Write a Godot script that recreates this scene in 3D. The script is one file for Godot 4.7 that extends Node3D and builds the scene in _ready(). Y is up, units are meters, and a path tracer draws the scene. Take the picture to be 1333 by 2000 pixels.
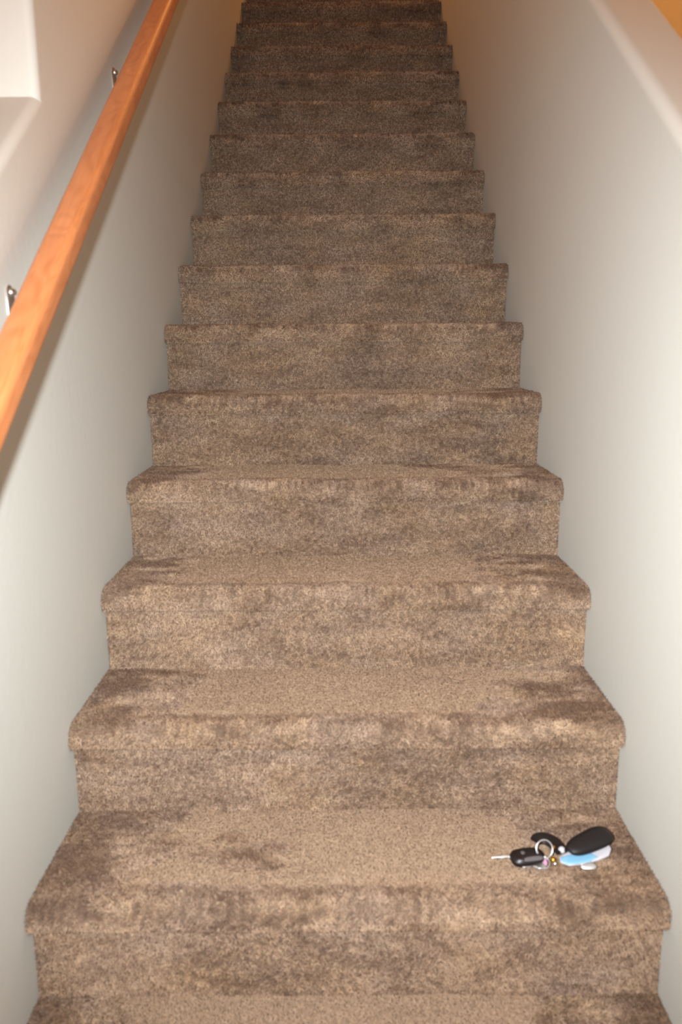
extends Node3D
# A carpeted flight of stairs between two walls, photographed with an on-camera flash; incandescent lamps burn in the house.
# Tread 0 (the one with the keys) lies at y = 0 and its nosing at z = 0; the flight climbs towards -z.

const HW := 0.5165          # half the width of the flight
const RISE := 0.18577
const RUN := 0.24482
const SLOPE := RISE / RUN
const FIRST := -2           # lowest tread
const LAST := 16            # level of the upper landing
const FLOOR_Y := -3.0 * RISE
const TOP_Y := LAST * RISE
const TOP_Z := -LAST * RUN
const CEILING_Y := 5.5
const OVERHANG := 0.024

var mats := {}
var rng := RandomNumberGenerator.new()

func _ready():
	rng.seed = 4711
	# ---- camera -------------------------------------------------------------------------------------------------
	var cam := Camera3D.new()
	cam.name = "camera"
	add_child(cam)
	cam.transform = Transform3D(Basis(Vector3(0.99997356, -0.00676637, -0.0026644), Vector3(0.00605268, 0.97750945, -0.21080474), Vector3(0.00403086, 0.21078304, 0.97752456)), Vector3(-0.00189, 0.87969, 1.08784))
	var lens := CameraAttributesPhysical.new()
	lens.frustum_focal_length = 18.41
	lens.frustum_focus_distance = 2.7
	lens.exposure_aperture = 2.4
	lens.frustum_near = 0.05
	lens.frustum_far = 60.0
	cam.attributes = lens
	cam.fov = 66.2002
	cam.near = 0.05
	cam.current = true
	# ---- environment ----------------------------------------------------------------------------------------------
	var we := WorldEnvironment.new()
	we.name = "world_environment"
	var env := Environment.new()
	env.background_mode = Environment.BG_COLOR
	env.background_color = Color(0, 0, 0)
	env.tonemap_mode = Environment.TONE_MAPPER_LINEAR
	env.tonemap_exposure = 1.0
	env.sdfgi_enabled = true
	env.ssao_enabled = true
	env.ssil_enabled = true
	we.environment = env
	add_child(we)
	# ---- the camera's flash, on the left of the lens (the camera is held upright) -----------------------------------
	var flash := SpotLight3D.new()
	flash.name = "camera_flash"
	flash.light_color = Color(0.935, 0.972, 1.0)
	flash.light_energy = 5.9
	flash.light_size = 0.02
	flash.spot_range = 20.0
	flash.spot_attenuation = 2.0
	flash.spot_angle = 55.0
	flash.spot_angle_attenuation = 1.0
	flash.shadow_enabled = true
	add_child(flash)
	flash.position = Vector3(-0.105, 0.885, 1.09)
	flash.rotation_degrees = Vector3(-11.0, -6.0, 0)
	# ---- everything else --------------------------------------------------------------------------------------------
	make_materials()
	build_shell()
	build_stairs()
	build_handrail()
	build_keys()
	pendant_lamp("pendant_lamp", Vector3(1.3, 2.73, -2.12), 1.5, 0.075, "glass globe pendant lamp hanging beyond the right half wall")
	pendant_lamp("pendant_lamp_001", Vector3(-0.15, 1.95, 2.3), 1.15, 0.14, "glass globe pendant lamp hanging over the foot of the stairs")
	pendant_lamp("pendant_lamp_003", Vector3(-1.5, 2.2, 0.5), 0.2, 0.12, "unseen globe lamp added beyond the left half wall to brighten its sloping top")  # made-up lamp out of view, added to brighten the left half wall's top
	pendant_lamp("pendant_lamp_002", Vector3(0.2, 5.0, -5.4), 3.0, 0.14, "glass globe pendant lamp over the upper landing")

# ------------------------------------------------------------------------------------------------------------ materials
func noise_tex(size: int, freq: float, seed_: int, ramp: Gradient = null, octaves := 4) -> ImageTexture:
	var n := FastNoiseLite.new()
	n.seed = seed_
	n.frequency = freq
	n.fractal_octaves = octaves
	var im := n.get_seamless_image(size, size)
	if ramp:
		var out := Image.create(size, size, false, Image.FORMAT_RGB8)
		for y in size:
			for x in size:
				out.set_pixel(x, y, ramp.sample(im.get_pixel(x, y).r))
		im = out
	return ImageTexture.create_from_image(im)

func mat(key: String, c: Color, rough := 0.8, metal := 0.0) -> StandardMaterial3D:
	var m := StandardMaterial3D.new()
	m.resource_name = key
	m.albedo_color = c
	m.roughness = rough
	m.metallic = metal
	mats[key] = m
	return m

func make_materials():
	var wall := mat("wall_paint", Color(0.805, 0.795, 0.755), 0.75)
	wall.uv1_triplanar = true
	wall.uv1_world_triplanar = true
	wall.uv1_scale = Vector3(2.2, 2.2, 2.2)
	wall.heightmap_enabled = true
	wall.heightmap_texture = noise_tex(512, 0.035, 11)
	wall.heightmap_scale = 0.02
	mat("ceiling_paint", Color(0.9, 0.89, 0.87), 0.85)
	var fl := mat("floor_tile", Color(0.72, 0.62, 0.52), 0.5)
	fl.uv1_triplanar = true
	fl.uv1_world_triplanar = true
	var ramp := Gradient.new()
	ramp.colors = PackedColorArray([Color(0.88, 0.86, 0.84), Color(1, 1, 1)])
	fl.albedo_texture = noise_tex(256, 0.02, 5, ramp)
	mat("carpet_backing", Color(0.42, 0.36, 0.30), 1.0)
	mats.carpet_backing.metallic_specular = 0.1
	var pile := mat("carpet_pile", Color(1, 1, 1), 0.95)
	pile.vertex_color_use_as_albedo = true
	pile.metallic_specular = 0.2
	var wood := mat("handrail_wood", Color(1, 1, 1), 0.42)
	wood.albedo_texture = wood_texture()
	wood.clearcoat_enabled = true
	wood.clearcoat = 0.12
	wood.clearcoat_roughness = 0.3
	mat("nickel", Color(0.85, 0.84, 0.82), 0.34, 1.0)
	mat("steel", Color(0.86, 0.86, 0.86), 0.38, 1.0)
	mat("brass", Color(0.85, 0.62, 0.25), 0.3, 1.0)
	mat("black_plastic", Color(0.095, 0.065, 0.065), 0.4)
	mat("black_rubber", Color(0.075, 0.05, 0.055), 0.55)
	mat("black_leather", Color(0.10, 0.075, 0.075), 0.5)
	mat("button_grey", Color(0.36, 0.34, 0.34), 0.45)
	mat("blue_plastic", Color(0.50, 0.70, 0.82), 0.4)
	mat("white_plastic", Color(0.76, 0.75, 0.77), 0.4)
	mat("pink_plastic", Color(0.78, 0.55, 0.68), 0.4)
	mat("lamp_metal", Color(0.55, 0.48, 0.38), 0.35, 1.0)
	var glow := mat("lamp_glow", Color(1.0, 0.93, 0.82), 0.5)
	glow.emission_enabled = true
	glow.emission = Color(1.0, 0.72, 0.42)
	glow.emission_energy_multiplier = 1.5

func wood_texture() -> ImageTexture:
	# u runs round the rail, v along it; long figure with cathedral arches, fine pores, a few warm streaks
	var w := 256
	var h := 1024
	var im := Image.create(w, h, false, Image.FORMAT_RGB8)
	var warp := FastNoiseLite.new()
	warp.seed = 21
	warp.frequency = 1.0
	warp.fractal_octaves = 3
	var pore := FastNoiseLite.new()
	pore.seed = 22
	pore.frequency = 1.0
	pore.fractal_octaves = 2
	var dark := Color(0.71, 0.425, 0.245)
	var light := Color(0.865, 0.565, 0.365)
	for y in h:
		var v := float(y) / h
		for x in w:
			var u := float(x) / w
			var cu := cos(u * TAU)
			var su := sin(u * TAU)
			var cv := cos(v * TAU)
			var sv := sin(v * TAU)
			var a := warp.get_noise_3d(cu * 0.55 + 7.0, su * 0.55, cv * 0.9) + 0.6 * warp.get_noise_3d(cu * 0.5, su * 0.5 + 3.0, sv * 0.9 + 9.0)
			var ring := a * 11.0 + cu * 1.3
			var t := 0.5 + 0.5 * sin(ring * 2.1)
			t = pow(t, 1.6)
			var p := pore.get_noise_3d(cu * 9.0, su * 9.0, v * 14.0)
			var k := clampf(0.60 - 0.26 * t + 0.25 * p + 0.28 * a, 0.0, 1.0)
			im.set_pixel(x, y, dark.lerp(light, k))
	return ImageTexture.create_from_image(im)

# -------------------------------------------------------------------------------------------------------------- helpers
func put(called: String, mesh: Mesh, m: Material, parent: Node3D) -> MeshInstance3D:
	var o := MeshInstance3D.new()
	o.name = called
	o.mesh = mesh
	o.material_override = m
	parent.add_child(o, true)
	return o

func tag(o: Node, label: String, category := "", group := "", kind := "") -> void:
	if label:
		o.set_meta("label", label)
	if category:
		o.set_meta("category", category)
	if group:
		o.set_meta("group", group)
	if kind:
		o.set_meta("kind", kind)

func base(called: String, at := Vector3.ZERO) -> Node3D:
	var o := Node3D.new()
	o.name = called
	add_child(o, true)
	o.position = at
	return o

# A grid of points rows[i][j] -> mesh; smooth normals from the grid. Closed round j when wrap is set.
func grid_mesh(rows: Array, wrap := false, capped := false, v_scale := 1.0) -> ArrayMesh:
	var st := SurfaceTool.new()
	st.begin(Mesh.PRIMITIVE_TRIANGLES)
	st.set_smooth_group(0)
	var n: int = rows[0].size()
	var along := 0.0
	for i in rows.size():
		if i > 0:
			along += rows[i][0].distance_to(rows[i - 1][0])
		for j in n + (1 if wrap else 0):
			st.set_uv(Vector2(float(j) / n, along * v_scale))
			st.add_vertex(rows[i][j % n])
	var w := n + (1 if wrap else 0)
	for i in rows.size() - 1:
		for j in w - 1:
			var a := i * w + j
			for q in [a, a + 1, a + w, a + 1, a + w + 1, a + w]:
				st.add_index(q)
	if capped:
		for e in [0, rows.size() - 1]:
			var c := Vector3.ZERO
			for p in rows[e]:
				c += p
			var first: int = rows.size() * w + (0 if e == 0 else n + 1)
			st.set_smooth_group(1 if e == 0 else 2)
			st.set_uv(Vector2(0.5, 0.0))
			st.add_vertex(c / n)
			for p in rows[e]:
				st.set_uv(Vector2(0.5, 0.0))
				st.add_vertex(p)
			for j in n:
				var a2: int = first + 1 + j
				var b2: int = first + 1 + (j + 1) % n
				for q in ([first, b2, a2] if e == 0 else [first, a2, b2]):
					st.add_index(q)
	st.generate_normals()
	return st.commit()

func rounded_rect(w: float, h: float, r: float, n := 5) -> PackedVector2Array:
	# clockwise or not does not matter here: both faces are drawn
	var out := PackedVector2Array()
	for c in [[1, 1, 0.0], [-1, 1, 90.0], [-1, -1, 180.0], [1, -1, 270.0]]:
		for i in n + 1:
			var a := deg_to_rad(c[2] + 90.0 * i / n)
			out.append(Vector2(c[0] * (w / 2 - r) + r * cos(a), c[1] * (h / 2 - r) + r * sin(a)))
	return out

func eased(points: PackedVector3Array, eps := 0.004) -> PackedVector3Array:
	# extra points close to the ends of every long side, so that smooth shading stays in the rounded corners
	var out := PackedVector3Array()
	for i in points.size():
		var a := points[i]
		var b := points[(i + 1) % points.size()]
		out.append(a)
		var l := a.distance_to(b)
		if l > eps * 4.0:
			out.append(a.lerp(b, eps / l))
			out.append(b.lerp(a, eps / l))
	return out

func slab(lo: Vector3, hi: Vector3) -> BoxMesh:
	var b := BoxMesh.new()
	b.size = hi - lo
	return b

func slab_node(called: String, lo: Vector3, hi: Vector3, m: Material, parent: Node3D = self) -> MeshInstance3D:
	var o := put(called, slab(lo, hi), m, parent)
	o.position = (lo + hi) / 2
	if parent == self:
		tag(o, "", "", "", "structure")
	return o

func tube(path: PackedVector3Array, r: float, sides := 10) -> ArrayMesh:
	var rows := []
	var side := Vector3.ZERO
	for i in path.size():
		var t: Vector3 = (path[mini(i + 1, path.size() - 1)] - path[maxi(i - 1, 0)]).normalized()
		if side == Vector3.ZERO:
			side = t.cross(Vector3.UP if absf(t.y) < 0.9 else Vector3.RIGHT).normalized()
		side = (side - t * side.dot(t)).normalized()
		var up := t.cross(side)
		var row := PackedVector3Array()
		for j in sides:
			var a := TAU * j / sides
			row.append(path[i] + (side * cos(a) + up * sin(a)) * r)
		rows.append(row)
	return grid_mesh(rows, true, true)

# A closed outline in the x-z plane, extruded up y with rounded rims: a pillow-edged plate.
func pad(outline: PackedVector2Array, thick: float, edge: float, dome := 0.0) -> ArrayMesh:
	var c := Vector2.ZERO
	for p in outline:
		c += p
	c /= outline.size()
	var rows := []
	for e in [[0.05, -0.5], [0.6, -0.5], [1.0 - edge * 0.6, -0.47], [1.0 - edge * 0.15, -0.3], [1.0, 0.0], [1.0 - edge * 0.15, 0.3], [1.0 - edge * 0.6, 0.47], [0.75, 0.5 + dome * 0.45], [0.45, 0.5 + dome * 0.8], [0.05, 0.5 + dome]]:
		var row := PackedVector3Array()
		for p in outline:
			var q: Vector2 = c + (p - c) * e[0]
			row.append(Vector3(q.x, e[1] * thick, q.y))
		rows.append(row)
	return grid_mesh(rows, true, true)

func oval(w: float, l: float, power := 2.6, taper := 0.0, n := 36) -> PackedVector2Array:
	var out := PackedVector2Array()
	for i in n:
		var a := TAU * i / n
		var x := signf(cos(a)) * pow(absf(cos(a)), 2.0 / power) * l / 2
		var y := signf(sin(a)) * pow(absf(sin(a)), 2.0 / power) * w / 2
		out.append(Vector2(x, y * (1.0 + taper * x / (l / 2))))
	return out

# ---------------------------------------------------------------------------------------------------------------- shell
func knee_wall(x0: float, x1: float, height: float, z0: float, z1: float, r: float) -> ArrayMesh:
	# cross-section with rounded top corners, swept up the slope; the foot stands on the floor
	var rows := []
	var steps := 24
	for i in steps + 1:
		var z := lerpf(z0, z1, float(i) / steps)
		var y := height - z * SLOPE
		var row := PackedVector3Array()
		row.append(Vector3(x0, FLOOR_Y, z))
		for j in 9:
			var a := PI - j * PI / 16
			row.append(Vector3(x0 + r + r * cos(a), y - r / 0.797 + r / 0.797 * sin(a), z))
		for j in 9:
			var a := PI / 2 - j * PI / 16
			row.append(Vector3(x1 - r + r * cos(a), y - r / 0.797 + r / 0.797 * sin(a), z))
		row.append(Vector3(x1, FLOOR_Y, z))
		rows.append(eased(row))
	return grid_mesh(rows, true, true)

func build_shell():
	var paint: Material = mats.wall_paint
	slab_node("floor", Vector3(-3.2, FLOOR_Y - 0.12, -8.2), Vector3(2.05, FLOOR_Y, 4.2), mats.floor_tile)
	slab_node("ceiling", Vector3(-3.2, CEILING_Y, -8.2), Vector3(2.05, CEILING_Y + 0.12, 4.2), mats.ceiling_paint)
	slab_node("wall_back", Vector3(-3.2, FLOOR_Y, 4.0), Vector3(2.05, CEILING_Y, 4.12), paint)
	slab_node("wall_front", Vector3(-3.2, FLOOR_Y, -8.12), Vector3(2.05, CEILING_Y, -8.0), paint)
	slab_node("wall_far_right", Vector3(1.9, FLOOR_Y, -8.0), Vector3(2.02, CEILING_Y, 4.0), paint)
	slab_node("wall_far_left", Vector3(-3.12, FLOOR_Y, -8.0), Vector3(-3.0, CEILING_Y, 4.0), paint)
	slab_node("floor_upper_landing", Vector3(-HW - 0.12, TOP_Y - 0.25, -8.0), Vector3(HW + 0.13, TOP_Y - 0.002, TOP_Z - 0.26), mats.carpet_backing)
	# left: half wall with a sloping top near the foot, then a full-height wall whose end faces the camera
	var left := base("wall_left")
	tag(left, "", "", "", "structure")
	put("half_wall", knee_wall(-HW - 0.125, -HW, 1.0165, 0.85, -0.40, 0.016), paint, left)
	var rows := []
	var outline := rounded_rect(0.125, 7.64, 0.014, 6)
	for y in [FLOOR_Y, CEILING_Y]:
		var row := PackedVector3Array()
		for p in outline:
			row.append(Vector3(-HW - 0.0628 + p.x, y, -0.362 - 3.82 + p.y))
		rows.append(eased(row))
	put("full_wall", grid_mesh(rows, true, true), paint, left)
	# right: half wall with a rounded sloping top all the way up
	var right := base("wall_right")
	tag(right, "", "", "", "structure")
	put("half_wall", knee_wall(HW, HW + 0.1255, 1.032, 0.85, TOP_Z - 0.2, 0.02), paint, right)

# --------------------------------------------------------------------------------------------------------------- stairs
var sag := FastNoiseLite.new()

func tread_profile() -> Array:
	# [distance behind the nosing, height below the tread's level, normal back, normal up], from the back of the tread to under the nosing
	var out := []
	for i in 9:
		out.append([lerpf(RUN + OVERHANG + 0.004, 0.034, i / 8.0), 0.0, 0.0, 1.0])
	var r := 0.027
	for i in range(1, 8):
		var a := deg_to_rad(90.0 * i / 7.0)
		out.append([r - r * sin(a) + 0.0, -r + r * cos(a), -sin(a), cos(a)])
	out.append([0.0, -0.034, -1.0, 0.0])
	for i in range(1, 5):
		var a := deg_to_rad(90.0 * i / 4.0)
		out.append([0.010 - 0.010 * cos(a), -0.034 - 0.010 * sin(a), -cos(a), -sin(a)])
	out.append([OVERHANG, -0.044, 0.0, -1.0])
	return out

func riser_profile() -> Array:
	var out := []
	for i in 7:
		out.append([OVERHANG + 0.002 * sin(PI * i / 6.0), lerpf(-0.042, -RISE - 0.003, i / 6.0), -1.0, 0.0])
	return out

func warp_at(k: int, x: float, d: float, y: float, crown: float) -> Vector2:
	# carpet is stretched by hand: the nosing line and the treads wander by a few millimetres
	var a := sag.get_noise_2d(x * 90.0, k * 31.7)
	var b := sag.get_noise_2d(x * 110.0 + 500.0, k * 17.3)
	return Vector2(d + 0.004 * a * clampf(1.0 - d / 0.12, 0.0, 1.0), y + 0.0035 * b * crown)

func sheet(k: int, prof: Array, width: int) -> ArrayMesh:
	var rows := []
	for i in width + 1:
		var x := lerpf(-HW + 0.0005, HW - 0.0005, float(i) / width)
		var row := PackedVector3Array()
		for p in prof:
			var q := warp_at(k, x, p[0], p[1], clampf(1.0 + p[1] / 0.1, 0.0, 1.0))
			row.append(Vector3(x, k * RISE + q.y, -k * RUN - q.x))
		rows.append(row)
	return grid_mesh(rows)

func tuft_mesh(bend: float) -> ArrayMesh:
	# one twisted strand of cut pile, unit height, curving over towards +x
	var rows := []
	for i in 4:
		var t := i / 3.0
		var c := Vector3(bend * t * t, t * (1.0 - 0.25 * bend * t), 0.06 * sin(t * 5.0))
		var r: float = [0.13, 0.16, 0.14, 0.05][i]
		var row := PackedVector3Array()
		for j in 4:
			var a := TAU * j / 4 + t * 1.6
			row.append(c + Vector3(cos(a) * r, 0.0, sin(a) * r))
		rows.append(row)
	return grid_mesh(rows, true, false)

var tufts: Array[ArrayMesh] = []
var patch := FastNoiseLite.new()
var clump := FastNoiseLite.new()
var hue := FastNoiseLite.new()

func pile_on(k: int, prof: Array, spacing: float, size: float, on_tread: bool, parent: Node3D) -> void:
	# strands on a jittered grid over the sheet; how they lean and how worn they are wanders in patches (footmarks, brushed nap)
	var along := [0.0]
	for i in range(1, prof.size()):
		along.append(along[i - 1] + Vector2(prof[i][0] - prof[i - 1][0], prof[i][1] - prof[i - 1][1]).length())
	var total: float = along[-1]
	var na := int(total / spacing)
	var nx := int(2.0 * HW / spacing)
	var buf := PackedFloat32Array()
	buf.resize(na * nx * 16)
	var at := 0
	var count := 0
	var seg := 0
	for ia in na:
		for ix in nx:
			var s := (ia + rng.randf()) / na * total
			seg = 0
			while seg < prof.size() - 2 and along[seg + 1] < s:
				seg += 1
			var f: float = (s - along[seg]) / maxf(along[seg + 1] - along[seg], 1e-6)
			var p: Array = prof[seg]
			var q: Array = prof[seg + 1]
			var d: float = lerpf(p[0], q[0], f)
			var y: float = lerpf(p[1], q[1], f)
			var nb: float = lerpf(p[2], q[2], f)
			var nu: float = lerpf(p[3], q[3], f)
			var nl := sqrt(nb * nb + nu * nu)
			nb /= nl
			nu /= nl
			var x := -HW + 0.002 + (ix + rng.randf()) / nx * (2.0 * HW - 0.004)
			var wp := warp_at(k, x, d, y, clampf(1.0 + y / 0.1, 0.0, 1.0))
			var pos := Vector3(x, k * RISE + wp.y, -k * RUN - wp.x)
			# fields over the carpet
			var big := patch.get_noise_3d(x * 1.0, d * 2.2, k * 4.3)
			var mid := patch.get_noise_3d(x * 4.5 + 30.0, d * 9.0 + y * 14.0, k * 4.3 + 9.0)
			var fine := clump.get_noise_3d(x * 95.0, (d - y) * 95.0, k * 3.0)
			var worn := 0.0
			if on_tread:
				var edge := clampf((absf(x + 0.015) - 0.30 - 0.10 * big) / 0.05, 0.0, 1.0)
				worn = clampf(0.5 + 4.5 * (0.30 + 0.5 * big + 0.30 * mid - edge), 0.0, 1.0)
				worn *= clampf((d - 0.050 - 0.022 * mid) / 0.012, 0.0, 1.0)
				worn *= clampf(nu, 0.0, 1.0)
			var lean_to := Vector2(rng.randf_range(-1, 1), rng.randf_range(-1, 1)) * lerpf(1.0, 0.45, worn) + Vector2(mid, big).lerp(Vector2(0.35 * big, 1.0), worn)
			var tilt := rng.randf_range(0.25, 0.75) + 0.35 * worn
			var nrm := Vector3(0, nu, -nb)
			var tan_ := Vector3(0, nb, nu)
			var side := Vector3(1, 0, 0)
			var lean := (side * lean_to.x + tan_ * lean_to.y).normalized()
			var up := (nrm * cos(tilt) + lean * sin(tilt)).normalized()
			var fwd := (lean - up * lean.dot(up)).normalized()
			var cross := fwd.cross(up)
			var turn := rng.randf_range(-0.9, 0.9)
			var bx := fwd * cos(turn) + cross * sin(turn)
			var bz := bx.cross(up)
			var hgt := size * rng.randf_range(0.75, 1.2)
			var wid := size * 0.95
			pos -= nrm * 0.001
			buf[at] = bx.x * wid; buf[at + 1] = up.x * hgt; buf[at + 2] = bz.x * wid; buf[at + 3] = pos.x
			buf[at + 4] = bx.y * wid; buf[at + 5] = up.y * hgt; buf[at + 6] = bz.y * wid; buf[at + 7] = pos.y
			buf[at + 8] = bx.z * wid; buf[at + 9] = up.z * hgt; buf[at + 10] = bz.z * wid; buf[at + 11] = pos.z
			var speck := rng.randf_range(-0.15, 0.15)
			var tone := 0.74 + 0.50 * fine + (0.42 if on_tread else 0.28) * mid + 0.22 * big + speck
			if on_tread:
				# a band along the crest of the nosing and strips by the walls are darker
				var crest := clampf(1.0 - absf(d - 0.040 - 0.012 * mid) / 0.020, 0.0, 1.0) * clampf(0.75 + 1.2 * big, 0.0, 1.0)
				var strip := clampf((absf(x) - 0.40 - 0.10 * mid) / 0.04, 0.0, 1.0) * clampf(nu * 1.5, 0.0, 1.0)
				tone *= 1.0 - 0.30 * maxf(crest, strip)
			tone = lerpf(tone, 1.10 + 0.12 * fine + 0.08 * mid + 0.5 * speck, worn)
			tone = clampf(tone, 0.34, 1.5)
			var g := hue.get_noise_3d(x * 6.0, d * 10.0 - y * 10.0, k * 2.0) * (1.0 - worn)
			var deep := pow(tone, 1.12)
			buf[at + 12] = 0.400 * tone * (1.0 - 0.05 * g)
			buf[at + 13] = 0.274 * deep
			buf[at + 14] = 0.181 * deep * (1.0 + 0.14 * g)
			buf[at + 15] = 1.0
			at += 16
			count += 1
	if count == 0:
		return
	buf.resize(count * 16)
	var mm := MultiMesh.new()
	mm.transform_format = MultiMesh.TRANSFORM_3D
	mm.use_colors = true
	mm.mesh = tufts[0]
	mm.instance_count = count
	mm.buffer = buf
	var o := MultiMeshInstance3D.new()
	o.name = "carpet_pile"
	o.multimesh = mm
	o.material_override = mats.carpet_pile
	tag(o, "", "", "", "stuff")
	parent.add_child(o, true)

func build_stairs():
	sag.seed = 3
	sag.frequency = 0.05
	patch.seed = 8
	patch.frequency = 1.6
	patch.fractal_octaves = 3
	clump.seed = 9
	clump.frequency = 1.0
	clump.fractal_octaves = 2
	hue.seed = 10
	hue.frequency = 1.0
	tufts.append(tuft_mesh(0.45))
	var stairs := base("staircase")
	tag(stairs, "long straight staircase covered in mottled tan brown carpet, climbing between white walls", "staircase")
	var tp := tread_profile()
	var rp := riser_profile()
	for k in range(FIRST, LAST + 1):
		var tread := put("tread", sheet(k, tp, 64), mats.carpet_backing, stairs)
		var riser := put("riser", sheet(k, rp, 32), mats.carpet_backing, stairs)
		if k < -1:
			continue
		var spacing := 0.0024
		if k >= 4:
			spacing = 0.0024 + 0.0003 * (k - 3)
		var size := 0.0072 * pow(spacing / 0.0024, 0.7)
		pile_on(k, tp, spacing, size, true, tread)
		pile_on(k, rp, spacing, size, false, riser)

# ------------------------------------------------------------------------------------------------------------- handrail
func build_handrail():
	var xc := -HW + 0.066
	var top := 0.890           # height of the rail's top above the line of nosings
	var hh := 0.043
	var along := Vector3(0, RISE, -RUN).normalized()
	var up := Vector3(0, RUN, RISE).normalized()
	var rail := base("handrail", Vector3(xc, 0, 0))
	tag(rail, "honey-coloured wooden handrail on metal brackets climbing the left wall", "handrail")
	var rows := []
	var outline := rounded_rect(0.050, hh, 0.0125, 6)
	var z0 := 0.62
	var z1 := TOP_Z + 0.1
	for i in 41:
		var z := lerpf(z0, z1, i / 40.0)
		var c := Vector3(0, top - z * SLOPE, z) - up * (hh / 2) 
		var row := PackedVector3Array()
		for p in outline:
			row.append(c + Vector3(p.x, 0, 0) + up * p.y)
		rows.append(row)
	put("rail", grid_mesh(rows, true, true, 0.72), mats.handrail_wood, rail)
	var z := 0.52
	while z > TOP_Z:
		bracket(rail, z, xc, top, hh, along, up)
		z -= 0.682

func bracket(rail: Node3D, z: float, xc: float, top: float, hh: float, along: Vector3, up: Vector3):
	var b := Node3D.new()
	b.name = "bracket"
	rail.add_child(b, true)
	var wall_x := -HW - xc
	b.position = Vector3(wall_x, 0.806 - z * SLOPE, z)
	var plate := put("wall_plate", pad(oval(0.028, 0.064, 2.4), 0.004, 0.3, 0.2), mats.nickel, b)
	plate.rotation = Vector3(0, 0, -PI / 2)
	plate.position = Vector3(0.002, 0.009, 0)
	for s in [0.030, -0.010]:
		var screw := put("screw", lathe([[0.0062, 0.0], [0.0062, 0.002], [0.0052, 0.0048], [0.003, 0.0066], [0.0005, 0.007]]), mats.nickel, b)
		screw.rotation = Vector3(0, 0, -PI / 2)
		screw.position = Vector3(0.003, s, 0)
	var under := Vector3(-wall_x, top - 0.806, 0) - up * (hh + 0.003)
	var path := PackedVector3Array()
	for i in 13:
		var t := i / 12.0
		var a := Vector3(0.003, -0.002, 0)
		var m := Vector3(-wall_x * 1.05, -0.012, 0)
		path.append(a.lerp(m, t).lerp(m.lerp(under, t), t))
	put("arm", tube(path, 0.005, 10), mats.nickel, b)
	var saddle := put("saddle", pad(oval(0.022, 0.060, 3.0), 0.004, 0.3), mats.nickel, b)
	saddle.position = under
	saddle.basis = Basis(along, up, along.cross(up))

func lathe(profile: Array, sides := 18) -> ArrayMesh:
	var rows := []
	for p in profile:
		var row := PackedVector3Array()
		for j in sides:
			var a := TAU * j / sides
			row.append(Vector3(cos(a) * p[0], p[1], sin(a) * p[0]))
		rows.append(row)
	return grid_mesh(rows, true, true)

# ----------------------------------------------------------------------------------------------------------------- keys
func place(o: Node3D, at: Vector3, yaw: float, roll := 0.0, pitch := 0.0) -> Node3D:
	o.position = at
	o.basis = Basis(Vector3.UP, deg_to_rad(yaw)) * Basis(Vector3.RIGHT, deg_to_rad(roll)) * Basis(Vector3.BACK, deg_to_rad(pitch))
	return o

func ring_mesh(r: float, wire: float) -> TorusMesh:
	var t := TorusMesh.new()
	t.inner_radius = r - wire
	t.outer_radius = r + wire
	t.rings = 40
	t.ring_segments = 12
	return t

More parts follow.
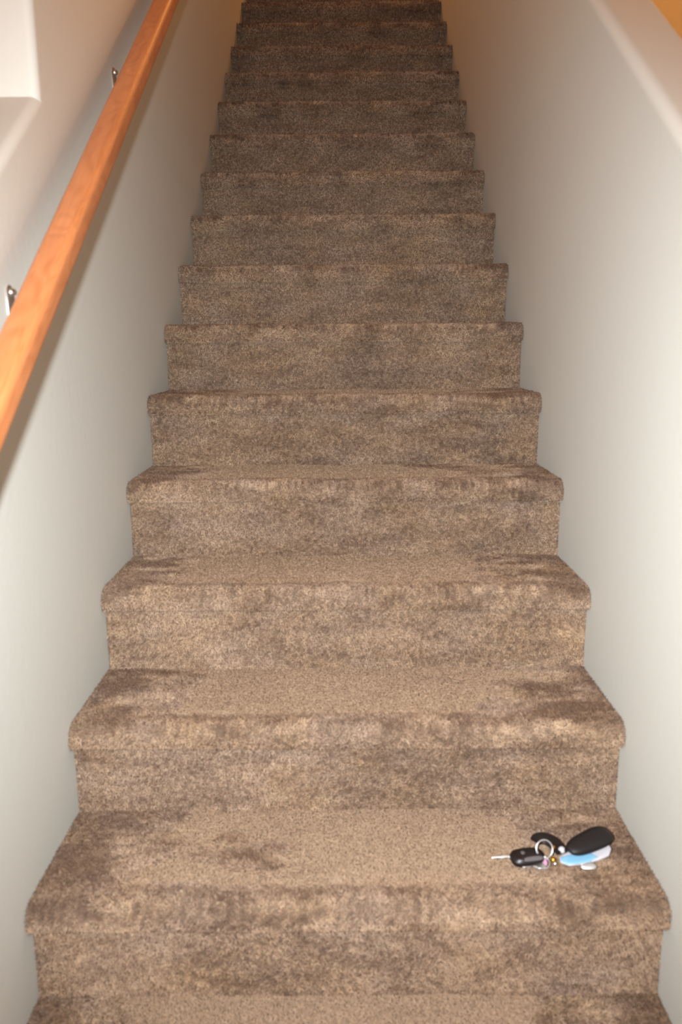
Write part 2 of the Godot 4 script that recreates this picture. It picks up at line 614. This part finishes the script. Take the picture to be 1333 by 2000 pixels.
func build_keys():
	var origin := Vector3(0.36, 0.007, -0.11)
	var bunch := base("key_bunch", origin)
	tag(bunch, "bunch of keys with black car remotes and a pale blue tag on a step", "keys")
	# car key with a folded-out blade, on the left
	var fob := put("car_key", pad(oval(0.036, 0.060, 2.8, -0.05), 0.015, 0.35, 0.15), mats.black_plastic, bunch)
	place(fob, Vector3(0.308, 0.016, -0.103) - origin, 10.0, 8.0)
	var groove := put("button_strip", pad(oval(0.008, 0.036, 3.0), 0.003, 0.3), mats.button_grey, fob)
	place(groove, Vector3(0.006, 0.0075, 0.012), 0.0, 18.0)
	var dot := put("button", pad(oval(0.007, 0.007), 0.002, 0.3), mats.button_grey, fob)
	dot.position = Vector3(-0.008, 0.0092, -0.002)
	var blade := put("key_blade", pad(PackedVector2Array([Vector2(-0.040, -0.0025), Vector2(-0.036, -0.004), Vector2(0.0, -0.004), Vector2(0.0, 0.004), Vector2(-0.006, 0.0025), Vector2(-0.011, 0.004), Vector2(-0.017, 0.0022), Vector2(-0.023, 0.0038), Vector2(-0.029, 0.002), Vector2(-0.036, 0.003), Vector2(-0.040, 0.0)]), 0.0022, 0.1), mats.steel, bunch)
	place(blade, Vector3(0.287, 0.015, -0.1055) - origin, 3.0, 48.0)
	blade.scale = Vector3(1.0, 1.0, 0.6)
	# black leather tab curling up behind the ring
	var rows := []
	for i in 13:
		var t := i / 12.0
		var a := lerpf(150.0, 5.0, t)
		var c := Vector3(0.349 + 0.020 * cos(deg_to_rad(a)) * 1.0, 0.020, -0.128 - 0.030 * sin(deg_to_rad(a)) * 0.95 + 0.020 * t)
		var dir := Vector3(-sin(deg_to_rad(a)), 0, 0.9 * cos(deg_to_rad(a))).normalized()
		var out_ := Vector3(cos(deg_to_rad(a)), 0.0, -sin(deg_to_rad(a)))
		var half: float = 0.0125 * (0.75 + 0.25 * sin(PI * t))
		var row := PackedVector3Array()
		for p in rounded_rect(half * 2.0, 0.006, 0.0028, 4):
			row.append(c - origin + out_ * p.x + Vector3.UP * (p.y + 0.25 * p.x))
		rows.append(row)
	put("leather_tab", grid_mesh(rows, true, true), mats.black_leather, bunch)
	# split ring standing up against the tab
	var ring := put("key_ring", ring_mesh(0.0145, 0.0014), mats.steel, bunch)
	place(ring, Vector3(0.338, 0.029, -0.107) - origin, 8.0, 62.0)
	var ring2 := put("key_ring", ring_mesh(0.0142, 0.0012), mats.steel, bunch)
	place(ring2, Vector3(0.3385, 0.0285, -0.1085) - origin, 12.0, 58.0)
	# small trinkets round the ring
	for b in [[0.3565, 0.0235, -0.1195, 0.0038, "brass"], [0.3512, 0.015, -0.098, 0.0048, "brass"], [0.353, 0.012, -0.0915, 0.0036, "nickel"], [0.3705, 0.021, -0.1155, 0.0062, "white_plastic"]]:
		var bead := SphereMesh.new()
		bead.radius = b[3]
		bead.height = b[3] * 1.9
		bead.radial_segments = 16
		bead.rings = 8
		var o := put("bead", bead, mats[b[4]], bunch)
		o.position = Vector3(b[0], b[1], b[2]) - origin
	var disc := put("charm", lathe([[0.0005, 0.0], [0.009, 0.0], [0.0098, 0.001], [0.009, 0.002], [0.0005, 0.0022]]), mats.pink_plastic, bunch)
	place(disc, Vector3(0.331, 0.012, -0.0955) - origin, 0.0, 30.0)
	var rim := put("charm_rim", ring_mesh(0.0105, 0.0016), mats.steel, bunch)
	place(rim, Vector3(0.3335, 0.0125, -0.0945) - origin, 0.0, 28.0)
	var small := put("flat_key", pad(PackedVector2Array([Vector2(-0.022, -0.0035), Vector2(0.0, -0.0035), Vector2(0.004, -0.008), Vector2(0.012, -0.009), Vector2(0.018, -0.004), Vector2(0.018, 0.004), Vector2(0.012, 0.009), Vector2(0.004, 0.008), Vector2(0.0, 0.0035), Vector2(-0.005, 0.002), Vector2(-0.010, 0.0035), Vector2(-0.016, 0.002), Vector2(-0.022, 0.002)]), 0.002, 0.1), mats.steel, bunch)
	place(small, Vector3(0.318, 0.0115, -0.088) - origin, 8.0, 10.0)
	# pale blue and white tag under the right-hand remote
	var tag_rows := PackedVector2Array([Vector2(-0.050, 0.002), Vector2(-0.047, -0.008), Vector2(-0.030, -0.013), Vector2(0.000, -0.016), Vector2(0.030, -0.022), Vector2(0.050, -0.022), Vector2(0.057, -0.014), Vector2(0.054, 0.002), Vector2(0.040, 0.014), Vector2(0.015, 0.017), Vector2(-0.015, 0.016), Vector2(-0.040, 0.012)])
	var blue := put("blue_tag", pad(tag_rows, 0.006, 0.12), mats.white_plastic, bunch)
	place(blue, Vector3(0.408, 0.016, -0.108) - origin, 20.0, 10.0)
	var strip := put("blue_strip", pad(PackedVector2Array([Vector2(-0.050, 0.0), Vector2(-0.044, -0.006), Vector2(-0.020, -0.005), Vector2(0.010, 0.002), Vector2(0.018, 0.012), Vector2(0.000, 0.0165), Vector2(-0.025, 0.015), Vector2(-0.044, 0.010)]), 0.003, 0.15), mats.blue_plastic, blue)
	strip.position = Vector3(0, 0.0032, 0)
	# large black remote on the right, propped on the tag
	var remote := put("remote", pad(oval(0.040, 0.100, 3.0, 0.14), 0.013, 0.3, 0.15), mats.black_rubber, bunch)
	place(remote, Vector3(0.4195, 0.032, -0.1235) - origin, 31.0, 12.0)
	# little silver key lying in front
	var coin := put("silver_key", pad(oval(0.013, 0.027, 2.2), 0.003, 0.2, 0.3), mats.steel, bunch)
	place(coin, Vector3(0.4085, 0.0105, -0.0865) - origin, -4.0, 34.0)
	var eye := put("key_hole_ring", ring_mesh(0.0042, 0.0013), mats.nickel, bunch)
	place(eye, Vector3(0.4095, 0.0145, -0.0925) - origin, 0.0, 30.0)

# ---------------------------------------------------------------------------------------------------------------- lamps
func pendant_lamp(called: String, at: Vector3, energy: float, r: float, label: String):
	var lamp := base(called, at)
	tag(lamp, label, "lamp", "globe pendant lamps")
	var globe := SphereMesh.new()
	globe.radius = r
	globe.height = r * 2
	put("lamp_globe", globe, mats.lamp_glow, lamp)
	var cap := put("cap", lathe([[0.045, 0.0], [0.05, 0.01], [0.035, 0.03], [0.012, 0.045]]), mats.lamp_metal, lamp)
	cap.position = Vector3(0, r - 0.006, 0)
	put("rod", tube(PackedVector3Array([Vector3(0, r + 0.03, 0), Vector3(0, CEILING_Y - at.y - 0.02, 0)]), 0.006, 8), mats.lamp_metal, lamp)
	var rose := put("ceiling_rose", lathe([[0.06, 0.0], [0.058, -0.012], [0.03, -0.026], [0.008, -0.03]]), mats.lamp_metal, lamp)
	rose.position = Vector3(0, CEILING_Y - at.y, 0)
	var light := OmniLight3D.new()
	light.name = "light"
	light.light_color = Color(1.0, 0.675, 0.385)
	light.light_energy = energy
	light.light_size = r * 0.95
	light.omni_range = 20.0
	light.omni_attenuation = 2.0
	light.shadow_enabled = true
	lamp.add_child(light)
